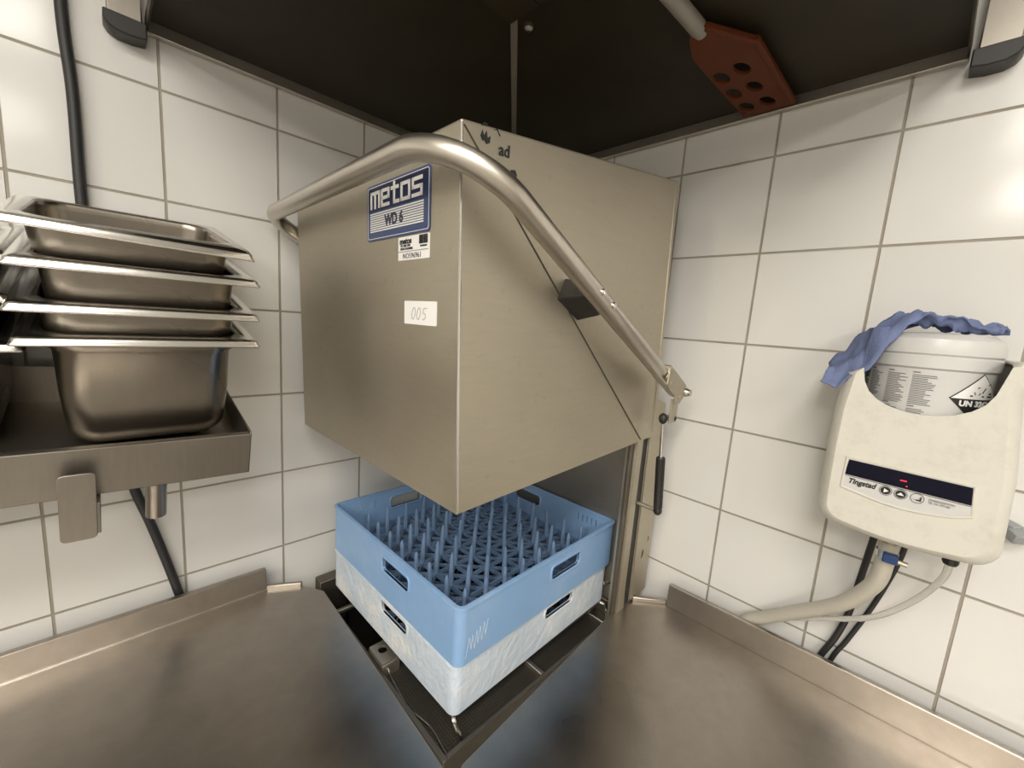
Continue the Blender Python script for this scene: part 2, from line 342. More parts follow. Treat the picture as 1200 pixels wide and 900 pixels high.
def zr(y): return ZT+max(0, (-0.72-y))*0.022
P_ = [(-0.139, -0.641), (-0.090, -0.654), (-0.034, -0.722), (-0.034, -2.3), (-0.695, -2.3), (-0.695, -0.690), (-0.672, -0.679)]
mb = MB(); n = len(P_)
Q_ = [(-0.139, -0.641), (-0.090, -0.654), (-0.034, -0.722), (-0.695, -0.722), (-0.695, -0.690), (-0.672, -0.679)]
mb.add([(x, y, zr(y)-.035) for x, y in Q_]+[(x, y, zr(y)) for x, y in Q_], [tuple(range(5, -1, -1)), tuple(range(6, 12)), (0, 1, 7, 6), (1, 2, 8, 7), (3, 4, 10, 9), (4, 5, 11, 10), (5, 0, 6, 11)])
Q2 = [(-0.034, -0.722), (-0.034, -2.3), (-0.695, -2.3), (-0.695, -0.722)]
mb.add([(x, y, zr(y)-.035) for x, y in Q2]+[(x, y, zr(y)) for x, y in Q2], [(3, 2, 1, 0), (4, 5, 6, 7), (0, 1, 5, 4), (1, 2, 6, 5), (2, 3, 7, 6)])
mb.build('tabletop', 'table', t, 0.002)
x0, x1 = -0.046, -0.034
MB().hexa([(x0, -0.722, ZT-.035), (x1, -0.722, ZT-.035), (x1, -2.3, zr(-2.3)-.035), (x0, -2.3, zr(-2.3)-.035), (x0, -0.722, ZT+.060), (x1, -0.722, ZT+.060), (x1, -2.3, zr(-2.3)+.060), (x0, -2.3, zr(-2.3)+.060)]).build('upstand', 'table', t, 0.002)
MB().bar((-0.0467, -0.722, ZT+0.0006), (-0.0467, -2.3, zr(-2.3)+0.0006), 0.0022, 0.0014).build('fold_seam', 'rack', t)  # darker bar paints the shadow in the fold
MB().bar((-0.0465, -0.722, ZT+0.0598), (-0.0465, -2.3, zr(-2.3)+0.0598), 0.0022, 0.0022).build('upstand_edge', 'bright', t)
MB().bar((-0.096, -0.652, ZT+0.005), (-0.038, -0.718, ZT+0.005), 0.010, 0.014).build('end_lip', 'table', t, 0.003)
for lx, ly in ((-0.62, -0.80), (-0.10, -0.85), (-0.62, -2.25), (-0.10, -2.25)):
    lg = MB().box(lx-.02, lx+.02, ly-.02, ly+.02, 0.03, zr(ly)-.035).build('leg', 'tube', t, 0.002)
    MB().lathe([(0.012, 0), (0.024, 0), (0.024, 0.012), (0.012, 0.03)], (lx, ly, 0)).build('foot', 'black', lg, smooth=True)

# ---------------------------------------------------------------- dishwasher
D = thing('dishwasher', 'stainless hood type dishwasher standing in the tiled corner with its hood raised', 'dishwasher', (-0.37, -0.35, 0))
cab = MB(); cab.box(-0.665, -0.03, -0.63, -0.04, 0.12, 0.60); cab.build('cabinet', 'hood', D, 0.004)
for lx, ly in ((-0.62, -0.59), (-0.62, -0.09), (-0.08, -0.59), (-0.08, -0.09)):
    MB().lathe([(0.015, 0), (0.028, 0), (0.028, 0.015), (0.018, 0.03), (0.018, 0.12)], (lx, ly, 0)).build('foot', 'black', D, smooth=True)
tk = MB()   # wash tank: four walls with a rim and a floor
tk.box(-0.675, -0.665, -0.635, -0.05, 0.60, 0.842); tk.box(-0.665, -0.13, -0.635, -0.625, 0.60, 0.842)
tk.box(-0.675, -0.13, -0.085, -0.05, 0.60, 0.872); tk.box(-0.14, -0.13, -0.625, -0.085, 0.60, 0.872); tk.box(-0.665, -0.14, -0.625, -0.085, 0.60, 0.612)
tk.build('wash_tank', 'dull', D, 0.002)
MB().box(-0.663, -0.410, -0.623, -0.365, 0.818, 0.822).build('strainer', 'strainer', D, 0.001)
MB().box(-0.400, -0.142, -0.623, -0.365, 0.818, 0.822).build('strainer', 'strainer', D, 0.001)
MB().box(-0.410, -0.400, -0.623, -0.09, 0.815, 0.832).build('strainer_divider', 'panel', D, 0.002)
MB().box(-0.170, -0.142, -0.623, -0.09, 0.822, 0.832).build('strainer_ledge', 'tube', D, 0.002)
MB().box(-0.663, -0.40, -0.165, -0.155, 0.822, 0.832).build('tank_rail', 'panel', D, 0.002)
# small drilled bracket with a wire clip
bk = shape([rrect(-0.020, 0.020, -0.030, 0.030, 0.004), [(0.010*math.cos(a*math.pi/8), 0.006+0.010*math.sin(a*math.pi/8)) for a in range(16)]], 0.004, ((-0.645, -0.372, 0.852), (1, 0, 0), (0, 1, 0)), 'drilled_bracket', 'panel', D, 0.001)
MB().box(-0.665, -0.661, -0.402, -0.342, 0.822, 0.850).box(-0.665, -0.625, -0.405, -0.401, 0.822, 0.850).build('bracket_side', 'panel', bk, 0.001)
MB().tube(bez([(-0.650, -0.398, 0.838), (-0.655, -0.43, 0.832), (-0.658, -0.50, 0.826), (-0.648, -0.56, 0.825), (-0.655, -0.62, 0.826)]), 0.0022, 8).build('wire_clip', 'bright', D, smooth=True)
# wire frame that carries the racks
wf = MB(); zf = 0.868; fr = [(-0.615, -0.592), (-0.155, -0.592), (-0.155, -0.118), (-0.615, -0.118)]
for i in range(4): wf.tube([(*fr[i], zf), (*fr[(i+1) % 4], zf)], 0.0045, 8)
for q in (-0.46, -0.31): wf.tube([(q, -0.592, zf), (q, -0.118, zf)], 0.004, 8)
wf.tube(fillet([(-0.615, -0.58, zf), (-0.632, -0.602, zf-.001), (-0.621, -0.622, 0.823)], 0.01), 0.0045, 8); wf.tube(fillet([(-0.155, -0.592, zf), (-0.150, -0.606, zf), (-0.146, -0.618, 0.823)], 0.008), 0.0045, 8)
wf.tube([(-0.615, -0.118, zf), (-0.615, -0.118, 0.612)], 0.0045, 8); wf.tube([(-0.155, -0.118, zf), (-0.155, -0.118, 0.612)], 0.0045, 8)
wf.tube(fillet([(-0.155, -0.60, 0.925), (-0.130, -0.612, 0.925), (-0.128, -0.612, 0.90)], 0.008), 0.004, 8)
wf.build('rack_carrier', 'bright', D, smooth=True)
# rear panel and columns
MB().box(-0.128, -0.118, -0.645, -0.05, 0.84, 1.42).build('rear_panel', 'panel', D, 0.002)
MB().box(-0.186, -0.1715, -0.648, -0.640, 0.846, 1.40).build('inner_strip', 'dull', D, 0.001)
c = MB(); c.box(-0.170, -0.142, -0.654, -0.646, 0.846, 1.40); c.box(-0.170, -0.166, -0.654, -0.625, 0.846, 1.40); c.box(-0.146, -0.142, -0.654, -0.625, 0.846, 1.40)
c.build('guide_rail', 'hood', D, 0.002)
c = MB(); c.box(-0.142, -0.106, -0.648, -0.638, 0.846, 1.42); c.build('guide_slot', 'black', D)
def zc(x, z): return (x, z)
holes = [[(-0.070+.006*math.cos(a*math.pi/8), 1.000+.013*math.sin(a*math.pi/8)) for a in range(16)], [(-0.047+.004*math.cos(a*math.pi/8), 1.035+.009*math.sin(a*math.pi/8)) for a in range(16)]]
shape([[(-0.108, 0.886), (-0.030, 0.886), (-0.030, 1.25), (-0.046, 1.40), (-0.108, 1.42)]]+holes, 0.003, ((0, -0.652, 0), (1, 0, 0), (0, 0, 1)), 'side_column', 'hood', D, 0.0006)
MB().box(-0.108, -0.104, -0.650, -0.600, 0.842, 1.42).box(-0.108, -0.034, -0.645, -0.640, 0.842, 1.40).build('column_back', 'hood', D, 0.001)
c = MB(); c.box(-0.170, -0.034, -0.060, -0.052, 0.846, 1.40); c.build('far_column', 'hood', D, 0.002)
# hood
NB, NT = V(-.700, -.667, 1.302), V(-.714, -.654, 1.813); LB, LT = V(-.700, -.053, 1.292), V(-.714, -.053, 1.812)
RB, RT = V(-.120, -.667, 1.330), V(-.118, -.650, 1.905); BB, BT = V(-.120, -.053, 1.322), V(-.118, -.053, 1.903)
hm = MB().add([NB, RB, BB, LB, NT, RT, BT, LT], [(4, 5, 6, 7), (0, 1, 4), (1, 5, 4), (1, 2, 6, 5), (2, 3, 7, 6), (3, 0, 4, 7)])
hood = hm.build('hood', 'hood', D)
bv = hood.modifiers.new('bevel', 'BEVEL'); bv.width = 0.003; bv.segments = 3; bv.limit_method = 'ANGLE'; bv.angle_limit = R(40)
so = hood.modifiers.new('shell', 'SOLIDIFY'); so.thickness = 0.003; so.offset = -1
# folded stiffening line across the side sheet, front edge bead and lower hem
nrm = (RB-NB).cross(NT-NB).normalized(); nrm = nrm if nrm.y < 0 else -nrm
a_, b_ = NT+V(0.004, 0, -0.006), V(-.185, -.667, 1.331)
MB().bar(a_+nrm*0.0004, b_+nrm*0.0008, 0.0022, 0.0012, nrm).build('fold_line', 'seam', hood)
MB().tube([NB+V(.001, .001, .004), NT+V(.001, .001, -.004)], 0.0022, 8).build('edge_bead', 'bright', hood, smooth=True)
hem = MB(); hem.bar(NB+V(.006, .004, .004), RB+V(0, .004, .004), 0.006, 0.008); hem.bar(NB+V(.004, .006, .004), LB+V(.004, 0, .004), 0.006, 0.008); hem.build('lower_hem', 'hood', hood, 0.001)
MB().bar(RT+V(-.006, -.0005, -.01), RB+V(-.006, -.0005, .01), 0.010, 0.003, (0, 1, 0)).build('rear_flange', 'hood', hood, 0.001)
# front face frame: a to the right in view (-y), b up
O = Vector(NB); Uf = V(0, -1, 0); Wf = (NT-NB); Wf.y = 0; Wf.normalize(); Nf = Uf.cross(Wf).normalized()
if Nf.x > 0: Nf = -Nf
def FF(y, z, off=0.0008):       # point of the front face at world y and z
    k = (z-NB.z)/Wf.z; return V(NB.x, y, NB.z)+V(Wf.x, 0, Wf.z)*k+Nf*off
tiltl = math.atan2(0.0, 1)
# brand plate, blue with rounded corners
pl = shape([rrect(0, 0.188, 0, 0.086, 0.006)], 0.001, (FF(-.403, 1.6885), Uf, Wf), 'brand_plate', 'navy', hood)
def fr_(y, z, off): return (FF(y, z, off), Uf, Wf)
bo = [[(p[0], p[1]) for p in rrect(0.003, 0.185, 0.003, 0.083, 0.004)], rrect(0.0038, 0.1842, 0.0038, 0.0822, 0.0036)]
shape(bo, 0.0006, fr_(-.403, 1.6885, 0.0012), 'border_line', 'paper', pl)
shape([rrect(0.0045, 0.1835, 0.046, 0.0815, 0.003)], 0.0004, fr_(-.403, 1.6885, 0.0011), 'title_band', 'navydark', pl)
# squared logotype "metos" out of strokes
lg = MB()
def strokes(paths, ox, oy, s, wd):
    for p in paths:
        for (ax, ay), (bx, by) in zip(p, p[1:]):
            d = Vector((bx-ax, by-ay)); L_ = d.length
            if L_ == 0: continue
            d = d/L_*wd/(2*s)*0.98
            A = (ox+(ax-d.x)*s, oy+(ay-d.y)*s); B = (ox+(bx+d.x)*s, oy+(by+d.y)*s)
            q = Vector((-(B[1]-A[1]), B[0]-A[0])).normalized()*wd/2
            pts = [(A[0]-q.x, A[1]-q.y), (B[0]-q.x, B[1]-q.y), (B[0]+q.x, B[1]+q.y), (A[0]+q.x, A[1]+q.y)]
            lg.prism(pts, 0, 0.0008)
s_ = 0.0215; ox = 0.016; oy = 0.0515; wd = 0.0050
G = {'m': [[(0, 0), (0, 1), (.62, 1), (.62, 0)], [(.62, 1), (1.24, 1), (1.24, 0)]],
     'e': [[(1, 0), (0, 0), (0, 1), (1, 1), (1, .5), (0, .5)]],
     't': [[(.35, 1.25), (.35, 0), (.95, 0)], [(0, .95), (.85, .95)]],
     'o': [[(0, 0), (1, 0), (1, 1), (0, 1), (0, 0)]],
     's': [[(0, 0), (1.05, 0), (1.05, .5), (0, .5), (0, 1), (1.05, 1)]]}
xx = ox
for ch, adv in (('m', 1.66), ('e', 1.46), ('t', 1.36), ('o', 1.46), ('s', 1.4)):
    strokes(G[ch], xx, oy, s_, wd); xx += adv*s_
me = bpy.data.meshes.new('logotype'); me.from_pydata(lg.v, [], lg.f); place(me, fr_(-.403, 1.6885, 0.0014), 'logotype', 'paper', pl)
ln = MB()
for k in range(9): ln.prism([(0.012, 0.0135+k*0.0034), (0.172, 0.0135+k*0.0034), (0.172, 0.0155+k*0.0034), (0.012, 0.0155+k*0.0034)], 0, 0.0006)
me = bpy.data.meshes.new('stripes'); me.from_pydata(ln.v, [], ln.f); place(me, fr_(-.403, 1.6885, 0.0013), 'stripes', 'paper', pl)
text('WD 6', 0.0215, fr_(-.403-.062, 1.6885+.0205, 0.0021), 'model_lettering', 'navydark', pl, 0.0009, 0, 0.0003)
# service sticker
sv = shape([rrect(0, 0.085, 0, 0.0335, 0.001)], 0.0006, fr_(-.505, 1.653, 0.0005), 'service_sticker', 'paper', hood)
text('metos', 0.0115, fr_(-.510, 1.6765, 0.0011), 'sticker_lettering', 'ink', sv, 0.0005, 0, 0.0002, 1.15)
text('TEL 0200 3300\nSERVICENUMMER', 0.0045, fr_(-.512, 1.6722, 0.0011), 'sticker_lettering', 'ink', sv, 0.0001, 0, 0.0002, 1.0)
text('NO596961', 0.0105, fr_(-.519, 1.6553, 0.0011), 'sticker_lettering', 'ink', sv, 0.0, 0, 0.0002, 1.0, space=1.08)
bc = MB(); q = 0.0
while q < 0.022:
    wv = random.choice((0.0006, 0.001, 0.0014)); bc.prism([(q, 0), (q+wv, 0), (q+wv, 0.012), (q, 0.012)], 0, 0.0003); q += wv+random.choice((0.0005, 0.0008))
bc.prism([(0.003, -0.004), (0.02, -0.004), (0.02, -0.002), (0.003, -0.002)], 0, .0003); bc.prism([(-0.058, -.0085), (.024, -.0085), (.024, -.0080), (-.058, -.0080)], 0, .0003)
me = bpy.data.meshes.new('barcode'); me.from_pydata(bc.v, [], bc.f); place(me, fr_(-.564, 1.6735, 0.0011), 'barcode', 'ink', sv)
# white note sticker
iv = shape([rrect(0, 0.086, 0, 0.034, 0.002)], 0.0006, fr_(-.524, 1.5595, 0.0005), 'note_sticker', 'paper', hood)
hw = MB()
def pen(pts, w=0.0011):
    for a, b in zip(pts, pts[1:]):
        d = (Vector(b)-Vector(a)); nrm_ = Vector((-d.y, d.x)).normalized()*w/2
        hw.prism([(a[0]-nrm_.x, a[1]-nrm_.y), (b[0]-nrm_.x, b[1]-nrm_.y), (b[0]+nrm_.x, b[1]+nrm_.y), (a[0]+nrm_.x, a[1]+nrm_.y)], 0, .0003)
for cx in (0.027, 0.041): pen([(cx+.0045*math.cos(a*math.pi/9)+.002*math.sin(a*math.pi/9), .016+.0085*math.sin(a*math.pi/9)) for a in range(19)])
pen([(.0625, .0245), (.054, .0235), (.0525, .0165), (.058, .0165), (.059, .011), (.054, .0075), (.051, .009)])
me = bpy.data.meshes.new('handwriting'); me.from_pydata(hw.v, [], hw.f); place(me, fr_(-.524, 1.5595, 0.0011), 'handwriting', 'pencil', iv)
# torn sticker remnant on the side sheet
Us = (RT-NT).normalized(); Ws = nrm.cross(Us).normalized(); Ws = Ws if Ws.z > 0 else -Ws
def SF(x, z, off=0.0008):
    # point on the upper side triangle NT, RT, RB
    n2 = (RT-NT).cross(RB-NT).normalized(); n2 = n2 if n2.y < 0 else -n2
    y = NT.y-((x-NT.x)*n2.x+(z-NT.z)*n2.z)/n2.y
    return V(x, y, z)+n2*off
rm = text('ad', 0.022, (SF(-.652, 1.790), V(1, -.0, .10), V(0, 0, 1)), 'sticker_remnant', 'ink', hood, 0.0003)
def flake(x, z, pts):
    q_ = [SF(x+a, z+b, 0.0008) for a, b in pts]; n_ = len(pts)
    MB().add(q_+[p+V(0, .0006, 0) for p in q_], [tuple(range(n_))]+[(i, (i+1) % n_, n_+(i+1) % n_, n_+i) for i in range(n_)]).build('sticker_flake', 'ink', hood)
flake(-.684, 1.803, [(0, 0), (.003, .008), (.006, .002), (.010, .009), (.012, .001), (.017, .005), (.016, -.004), (.010, -.007), (.007, -.003), (.004, -.005)])
flake(-.683, 1.816, [(0, 0), (.005, .005), (.011, .004), (.010, .002), (.005, .003), (.001, -.001)])
flake(-.662, 1.817, [(0, 0), (.006, .004), (.012, -.003), (.011, -.004), (.006, .002)])
flake(-.628, 1.778, [(0, 0), (.008, .002), (.012, -.004), (.009, -.013), (.006, -.006), (-.002, -.003)])
# handle: one bent tube from pivot to pivot
hp = fillet([(-0.150, -0.716, 1.450), (-0.764, -0.716, 1.770), (-0.764, -0.028, 1.768), (-0.112, -0.028, 1.430)], [0.11, 0.055], 14)
MB().tube(hp, 0.0155, 20).build('handle', 'tube', D, smooth=True)
ab = (V(-0.764, -0.716, 1.770)-V(-0.112, -0.716, 1.430)).normalized()
def arm(k, dy=0, dn=0): return V(-0.150, -0.716+dy, 1.450)+ab*k+V(0, 0, 1).cross(V(0, 1, 0)).cross(V(0, 1, 0))*0+V(ab.z, 0, -ab.x)*(-dn)
cl_ = MB(); k0 = 0.362
cl_.hexa([arm(k0-.035, .060, .022), arm(k0+.035, .060, .022), arm(k0+.030, .012, .012), arm(k0-.030, .012, .012), arm(k0-.035, .060, -.020), arm(k0+.035, .060, -.020), arm(k0+.030, .012, -.014), arm(k0-.030, .012, -.014)])
cl_.build('handle_clamp', 'black', D, 0.004)
for k in (k0-.016, k0+.022):
    sc = MB().lathe([(0.0055, 0), (0.0055, 0.002), (0.004, 0.0035), (0.0022, 0.0035), (0.0022, 0.002)], arm(k, -.0150, 0), (0, -1, 0), 16); sc.build('clamp_screw', 'bright', D, smooth=True)
# pivot bracket at the arm's lower end
pb = MB(); pb.bar(arm(-.012, 0, -.006), arm(.090, 0, -.006), 0.036, 0.030, (0, 0, 1)); pb.build('pivot_channel', 'hood', D, 0.004)
shape([[(-0.090, .004), (0.000, .004), (0.014, -.002), (.000, -.030), (-.018, -.040), (-.030, -.026), (-.064, -.026), (-.084, -.022)], [(-.012+.003*math.cos(a*math.pi/6), -.018+.005*math.sin(a*math.pi/6)) for a in range(12)], [(-.070+.002*math.cos(a*math.pi/6), -.012+.005*math.sin(a*math.pi/6)) for a in range(12)]], 0.003, (arm(.004, -.0195, 0), -ab, V(-ab.z, 0, ab.x)*(-1 if ab.x < 0 else 1)), 'pivot_plate', 'hood', D, 0.0006)
MB().lathe([(0.010, -.004), (0.010, .002), (0.0075, .006), (0.0075, .010)], arm(-.012, -.020, -.004), (0, -1, 0), 12).build('pivot_bolt', 'tube', D, smooth=True)
MB().box(-0.158, -0.122, -0.716, -0.713, 1.375, 1.43).build('spring_tab', 'hood', D, 0.001)
# gas spring
T_, B_ = V(-.168, -.706, 1.386), V(-.130, -.704, 1.158)
dd = (B_-T_).normalized()
gs = MB().tube([T_+dd*0.095, T_+dd*0.098, T_+dd*0.222], [0.0098, 0.0102, 0.0102], 18).build('gas_spring', 'black', D, smooth=True)
MB().tube([T_, T_+dd*0.10], 0.0042, 12).build('spring_rod', 'bright', gs, smooth=True)
MB().sphere(T_, 0.0095, sc=(1, 1, 1.3)).tube([T_+V(0, .0, 0), T_+V(.045, -.004, -.004)], [.005, .005], 12).sphere(T_+V(.040, -.004, -.003), .0085).build('spring_joint', 'black', gs, smooth=True)
MB().sphere(B_, 0.010, sc=(1, 1, 1.1)).build('spring_joint', 'black', gs, smooth=True)
MB().tube([B_, B_+V(0, .052, 0)], .005, 12).build('spring_stud', 'hood', gs, smooth=True)

# ---------------------------------------------------------------- dish racks
def dish_rack(name, label, loc, yaw, h, m, lattice_m, pegs, slots_back=False, S=0.500, zs=0.67, hh=0.0145):
    t = thing(name, label, 'dish rack', loc); t.rotation_euler = (0, 0, yaw)
    hS = S/2; r = 0.016; th = 0.004
    b = []
    # four slotted sides: each drawn flat then stood up
    for k in range(4):
        rot = Matrix.Rotation(k*math.pi/2, 3, 'Z'); Uv = rot @ V(1, 0, 0); Ov = rot @ V(0, -hS+th/2, 0)
        a = 0.050; zc_ = h*zs; so_ = 0.046
        slot = rrect(so_-a, so_+a, zc_-hh, zc_+hh, 0.008, 3)
        lp = [[(-hS+r, 0), (hS-r, 0), (hS-r, h), (-hS+r, h)], slot]
        if slots_back and k in (1, 2):
            for q in range(5):
                x = (-1 if k == 1 else 1)*(hS-0.055-q*0.014)
                lp.append([(x-.0015, h-.038), (x+.0015, h-.038), (x+.0015, h-.018), (x-.0015, h-.018)])
        o = shape(lp, th, (Ov, Uv, V(0, 0, 1)), 'side_panel', m, t, 0.0, False, world=False)
        rim = shape([rrect(so_-a-.005, so_+a+.005, zc_-hh-.005, zc_+hh+.005, 0.012, 3), slot], th+.005, (Ov, Uv, V(0, 0, 1)), 'hand_hold', m, o, 0.0012, True, world=False)
    for sx, sy, a0 in ((1, 1, 0), (-1, 1, 90), (-1, -1, 180), (1, -1, 270)):
        cn = MB(); cx, cy = sx*(hS-r), sy*(hS-r); nn = 6; rings = []
        for z in (0, h):
            rings.append([V(cx+r*math.cos(R(a0+90*i/nn)), cy+r*math.sin(R(a0+90*i/nn)), z) for i in range(nn+1)]+[V(cx+(r-th)*math.cos(R(a0+90*i/nn)), cy+(r-th)*math.sin(R(a0+90*i/nn)), z) for i in range(nn, -1, -1)])
        cn.loft(rings); cn.build('corner', m, t, smooth=True, world=False)
    rr = []
    for out_, z in ((0.0, h-.004), (.003, h-.003), (.003, h+.001), (0.001, h+.002), (-th-.001, h+.002), (-th-.001, h-.004)):
        rr.append([V(x, y, z) for x, y in rrect(-hS-out_, hS+out_, -hS-out_, hS+out_, r+out_ if r+out_ > .001 else .001, 6)])
    MB().loft(rr+[rr[0]], False, False).build('top_rim', m, t, smooth=True, world=False)
    lt = MB(); n = 9; p = (S-2*th-.004)/n; e = hS-th-.002; zb = 0.016
    for i in range(n+1):
        q = -e+i*p; lt.bar((q, -e, zb), (q, e, zb), 0.0032, 0.010); lt.bar((-e, q, zb+.0004), (e, q, zb+.0004), 0.0032, 0.010)
    for i in range(-n+1, n):
        a0, a1 = max(-e, -e+i*p), min(e, e+i*p)
        lt.bar((a0, a0-i*p, zb-.001), (a1, a1-i*p, zb-.001), 0.0022, 0.008); lt.bar((a0, -(a0-i*p), zb-.0014), (a1, -(a1-i*p), zb-.0014), 0.0022, 0.008)
    lt.build('base_grid', lattice_m, t, world=False)
    if pegs:
        first = None
        for i in range(1, n):
            for j in range(1, n):
                if first is None:
                    pg = MB().tube([(0, 0, 0), (0, 0, .03), (0.001, 0, .068), (0.001, 0, .075)], [.0066, .0056, .0040, .0018], 8)
                    first = pg.build('peg', lattice_m, t, smooth=True, world=False); first.location = (-e+i*p, -e+j*p, zb+.003)
                else:
                    c_ = first.copy(); COL.objects.link(c_); c_.parent = t; c_.location = (-e+i*p, -e+j*p, zb+.003); c_.rotation_euler = (random.uniform(-.05, .05), random.uniform(-.05, .05), random.uniform(0, 6))
    if slots_back:
        zz = [(-.236, .012), (-.229, .050), (-.224, .024), (-.222, .052), (-.216, .022), (-.212, .056), (-.209, .028), (-.204, .060), (-.200, .030), (-.195, .064), (-.191, .036), (-.186, .066)]
        sc_ = MB()
        for (a, b), (c, d) in zip(zz, zz[1:]): sc_.bar((a, -hS-.0002, b), (c, -hS-.0002, d), .0008, .0006, (0, -1, 0))
        sc_.build('scratch_marks', 'grey', t, world=False)
    return t
dish_rack('dishwasher_rack', 'chalky grey dishwasher rack underneath the blue peg rack', (-0.3925, -0.350, 0.874), R(1.4), 0.098, 'grey', 'blue', False, False, 0.500, 0.80, 0.0125)
dish_rack('dishwasher_rack', 'light blue peg dishwasher rack on top of the grey rack', (-0.3905, -0.3535, 0.9765), R(1.3), 0.112, 'blue', 'peg', True, True, 0.507)

# ---------------------------------------------------------------- sloping drain rack on the left wall and its pans
TILT = R(11.0)
DR = thing('drain_rack', 'sloping stainless wall rack with raised front edge under the stacked pans', 'wall rack', (-1.5, -0.300, 1.306)); DR.rotation_euler = (TILT, R(2.0), 0)
L0, L1 = -0.60, 0.630; dep = 0.275          # local x ends, depth along the slope
rk = MB(); rk.box(L0, L1, 0, 0.003, 0, 0.073); rk.box(L0, L1, 0.003, 0.012, 0.070, 0.073); rk.box(L0, L1, 0.003, dep, 0.034, 0.037)
rk.build('trough', 'rack', DR, 0.0012, world=False)
MB().box(L1-.003, L1, 0.0, dep, 0, 0.077).build('end_plate', 'rack', DR, 0.0012, world=False)
MB().box(L0-.003, L0, 0.0, dep, 0, 0.077).build('end_plate', 'rack', DR, 0.0012, world=False)
MB().box(L0, L1-.06, dep-.003, dep, 0.0, 0.102).build('back_panel', 'rack', DR, 0.0012, world=False)
for bx in (-0.30, 0.426):
    br = shape([rrect(-.018, .018, -.055, .048, .006, 3)], 0.003, ((bx, -.022, 0.000), (1, 0, 0), (0, 0, 1)), 'bracket', 'rack', DR, 0.0008, world=False)
    MB().box(bx-.018, bx-.0155, -.021, -.001, -.050, .030).box(bx+.010, bx+.0215, -.021, .045, -.050, -.001).box(bx-.018, bx+.018, -.021, .268, -.008, -.001).build('bracket_arm', 'rack', br, 0.001, world=False)
MB().lathe([(.0115, .0), (.0145, .0), (.0145, .115), (.0115, .115)], (0.515, .10, -.116), (0, 0, 1), 24, False, False).build('drain_spout', 'rack', DR, smooth=True, world=False)

def pan(label, loc, w, d, h, tilt, group, yaw=0.0, shoulder=True, lip=0.010, first=None):
    if first:
        t = first.copy(); COL.objects.link(t); t.location = loc; t.rotation_euler = (tilt, 0, yaw); tag(t, label, 'steam pan', group)
        for ch in first.children:
            c_ = ch.copy(); COL.objects.link(c_); c_.parent = t
        return t
    t = thing('steam_table_pan', label, 'steam pan', loc, group); t.rotation_euler = (tilt, 0, yaw)
    # body with rounded corners, tapering to a radiused floor: local origin at rim front edge centre, z=0 at rim top
    def rg(ins, z, r): return [V(x, y, z) for x, y in rrect(-w/2+ins, w/2-ins, ins, d-ins, r, 6)]
    body = [rg(.024, 0.0, .036), rg(.0265, -.003, .034), rg(.0268, -.012, .034)]
    if shoulder: body += [rg(.029, -.026, .034), rg(.032, -.030, .034)]
    f = .030 if h > .1 else .014
    k_ = 1 if shoulder else .35
    body += [rg(.027+.007*k_, -h*.55, .034), rg(.027+.011*k_, -h+f, .034)]
    for k in range(1, 6):
        a = R(90*k/5); body.append(rg(.027+.011*k_+f*(1-math.cos(a)), -h+f-f*math.sin(a), max(.034-f*(1-math.cos(a))*.6, .012)))
    o = MB().loft(body, False, True).build('body', 'pan', t, smooth=True, world=False, angle=60)
    so = o.modifiers.new('shell', 'SOLIDIFY'); so.thickness = 0.001; so.offset = 1
    rm = [rg(.024, 0.0, .036), rg(.014, .001, .020), rg(.006, 0.0005, .008), rg(.0025, -.002, .006), rg(.002, -lip*.55, .005), rg(0, -lip*.75, .004), rg(0, -lip, .004)]
    o = MB().loft(rm, False, False).build('rim', 'bright', t, smooth=True, world=False, angle=50)
    so = o.modifiers.new('shell', 'SOLIDIFY'); so.thickness = 0.001; so.offset = -1
    return t
PX = -0.9875
yf = -0.326
g1 = 'steel pans stacked on the wall rack'
pan('deep stainless pan at the bottom of the right stack on the wall rack', (PX, yf, 1.512), .265, .308, .178, TILT+R(.3), g1)
p2 = pan('shallow stainless pan second from the bottom of the right stack', (PX-.001, yf-.003, 1.554), .267, .308, .078, TILT+R(1.2), g1, 0, False)
pan('shallow stainless pan second from the top of the right stack', (PX+.001, yf-.001, 1.608), .267, .308, .078, TILT+R(1.2), g1, 0, False, first=p2)
p4 = pan('tilted empty stainless pan on top of the right stack with bent rim corner', (PX-.006, yf+.004, 1.6565), .270, .308, .062, TILT+R(1.5), g1, 0, False)
for ch in p4.children:
    if ch.name.startswith('rim'):
        for v in ch.data.vertices:          # the bent corner at the right front
            k = max(0, 1-math.hypot(v.co.x-.140, v.co.y-.0)/.05); v.co.z -= .012*k*k
g2 = 'steel pans stacked at the left end of the wall rack'
PX2 = -1.243
pl_ = pan('deep stainless pan at the bottom of the left stack cut off by the frame', (PX2, yf+.045, 1.500), .265, .262, .160, TILT, g2)
p3 = pan('middle stainless pan of the left stack', (PX2-.004, yf+.030, 1.562), .262, .280, .078, TILT+R(.5), g2, 0, False)
pan('top stainless pan of the left stack', (PX2-.002, yf+.030, 1.614), .262, .280, .078, TILT+R(.6), g2, 0, False, first=p3)

# ---------------------------------------------------------------- cable on the left wall
tag(MB().tube(bez([(-1.054, -.012, 2.598), (-1.056, -.012, 2.2), (-1.057, -.012, 2.02), (-1.052, -.012, 1.90), (-1.052, -.012, 1.74), (-1.046, -.011, 1.55), (-1.035, -.011, 1.32), (-1.010, -.011, 1.185), (-.987, -.012, 1.095), (-.952, -.012, .935), (-.93, -.012, .80), (-.92, -.012, .40), (-.92, -.012, .01)]), 0.0082, 12).build('power_cable', 'rubber', smooth=True), 'thick black cable running down the left tiled wall behind the pans', 'cable')

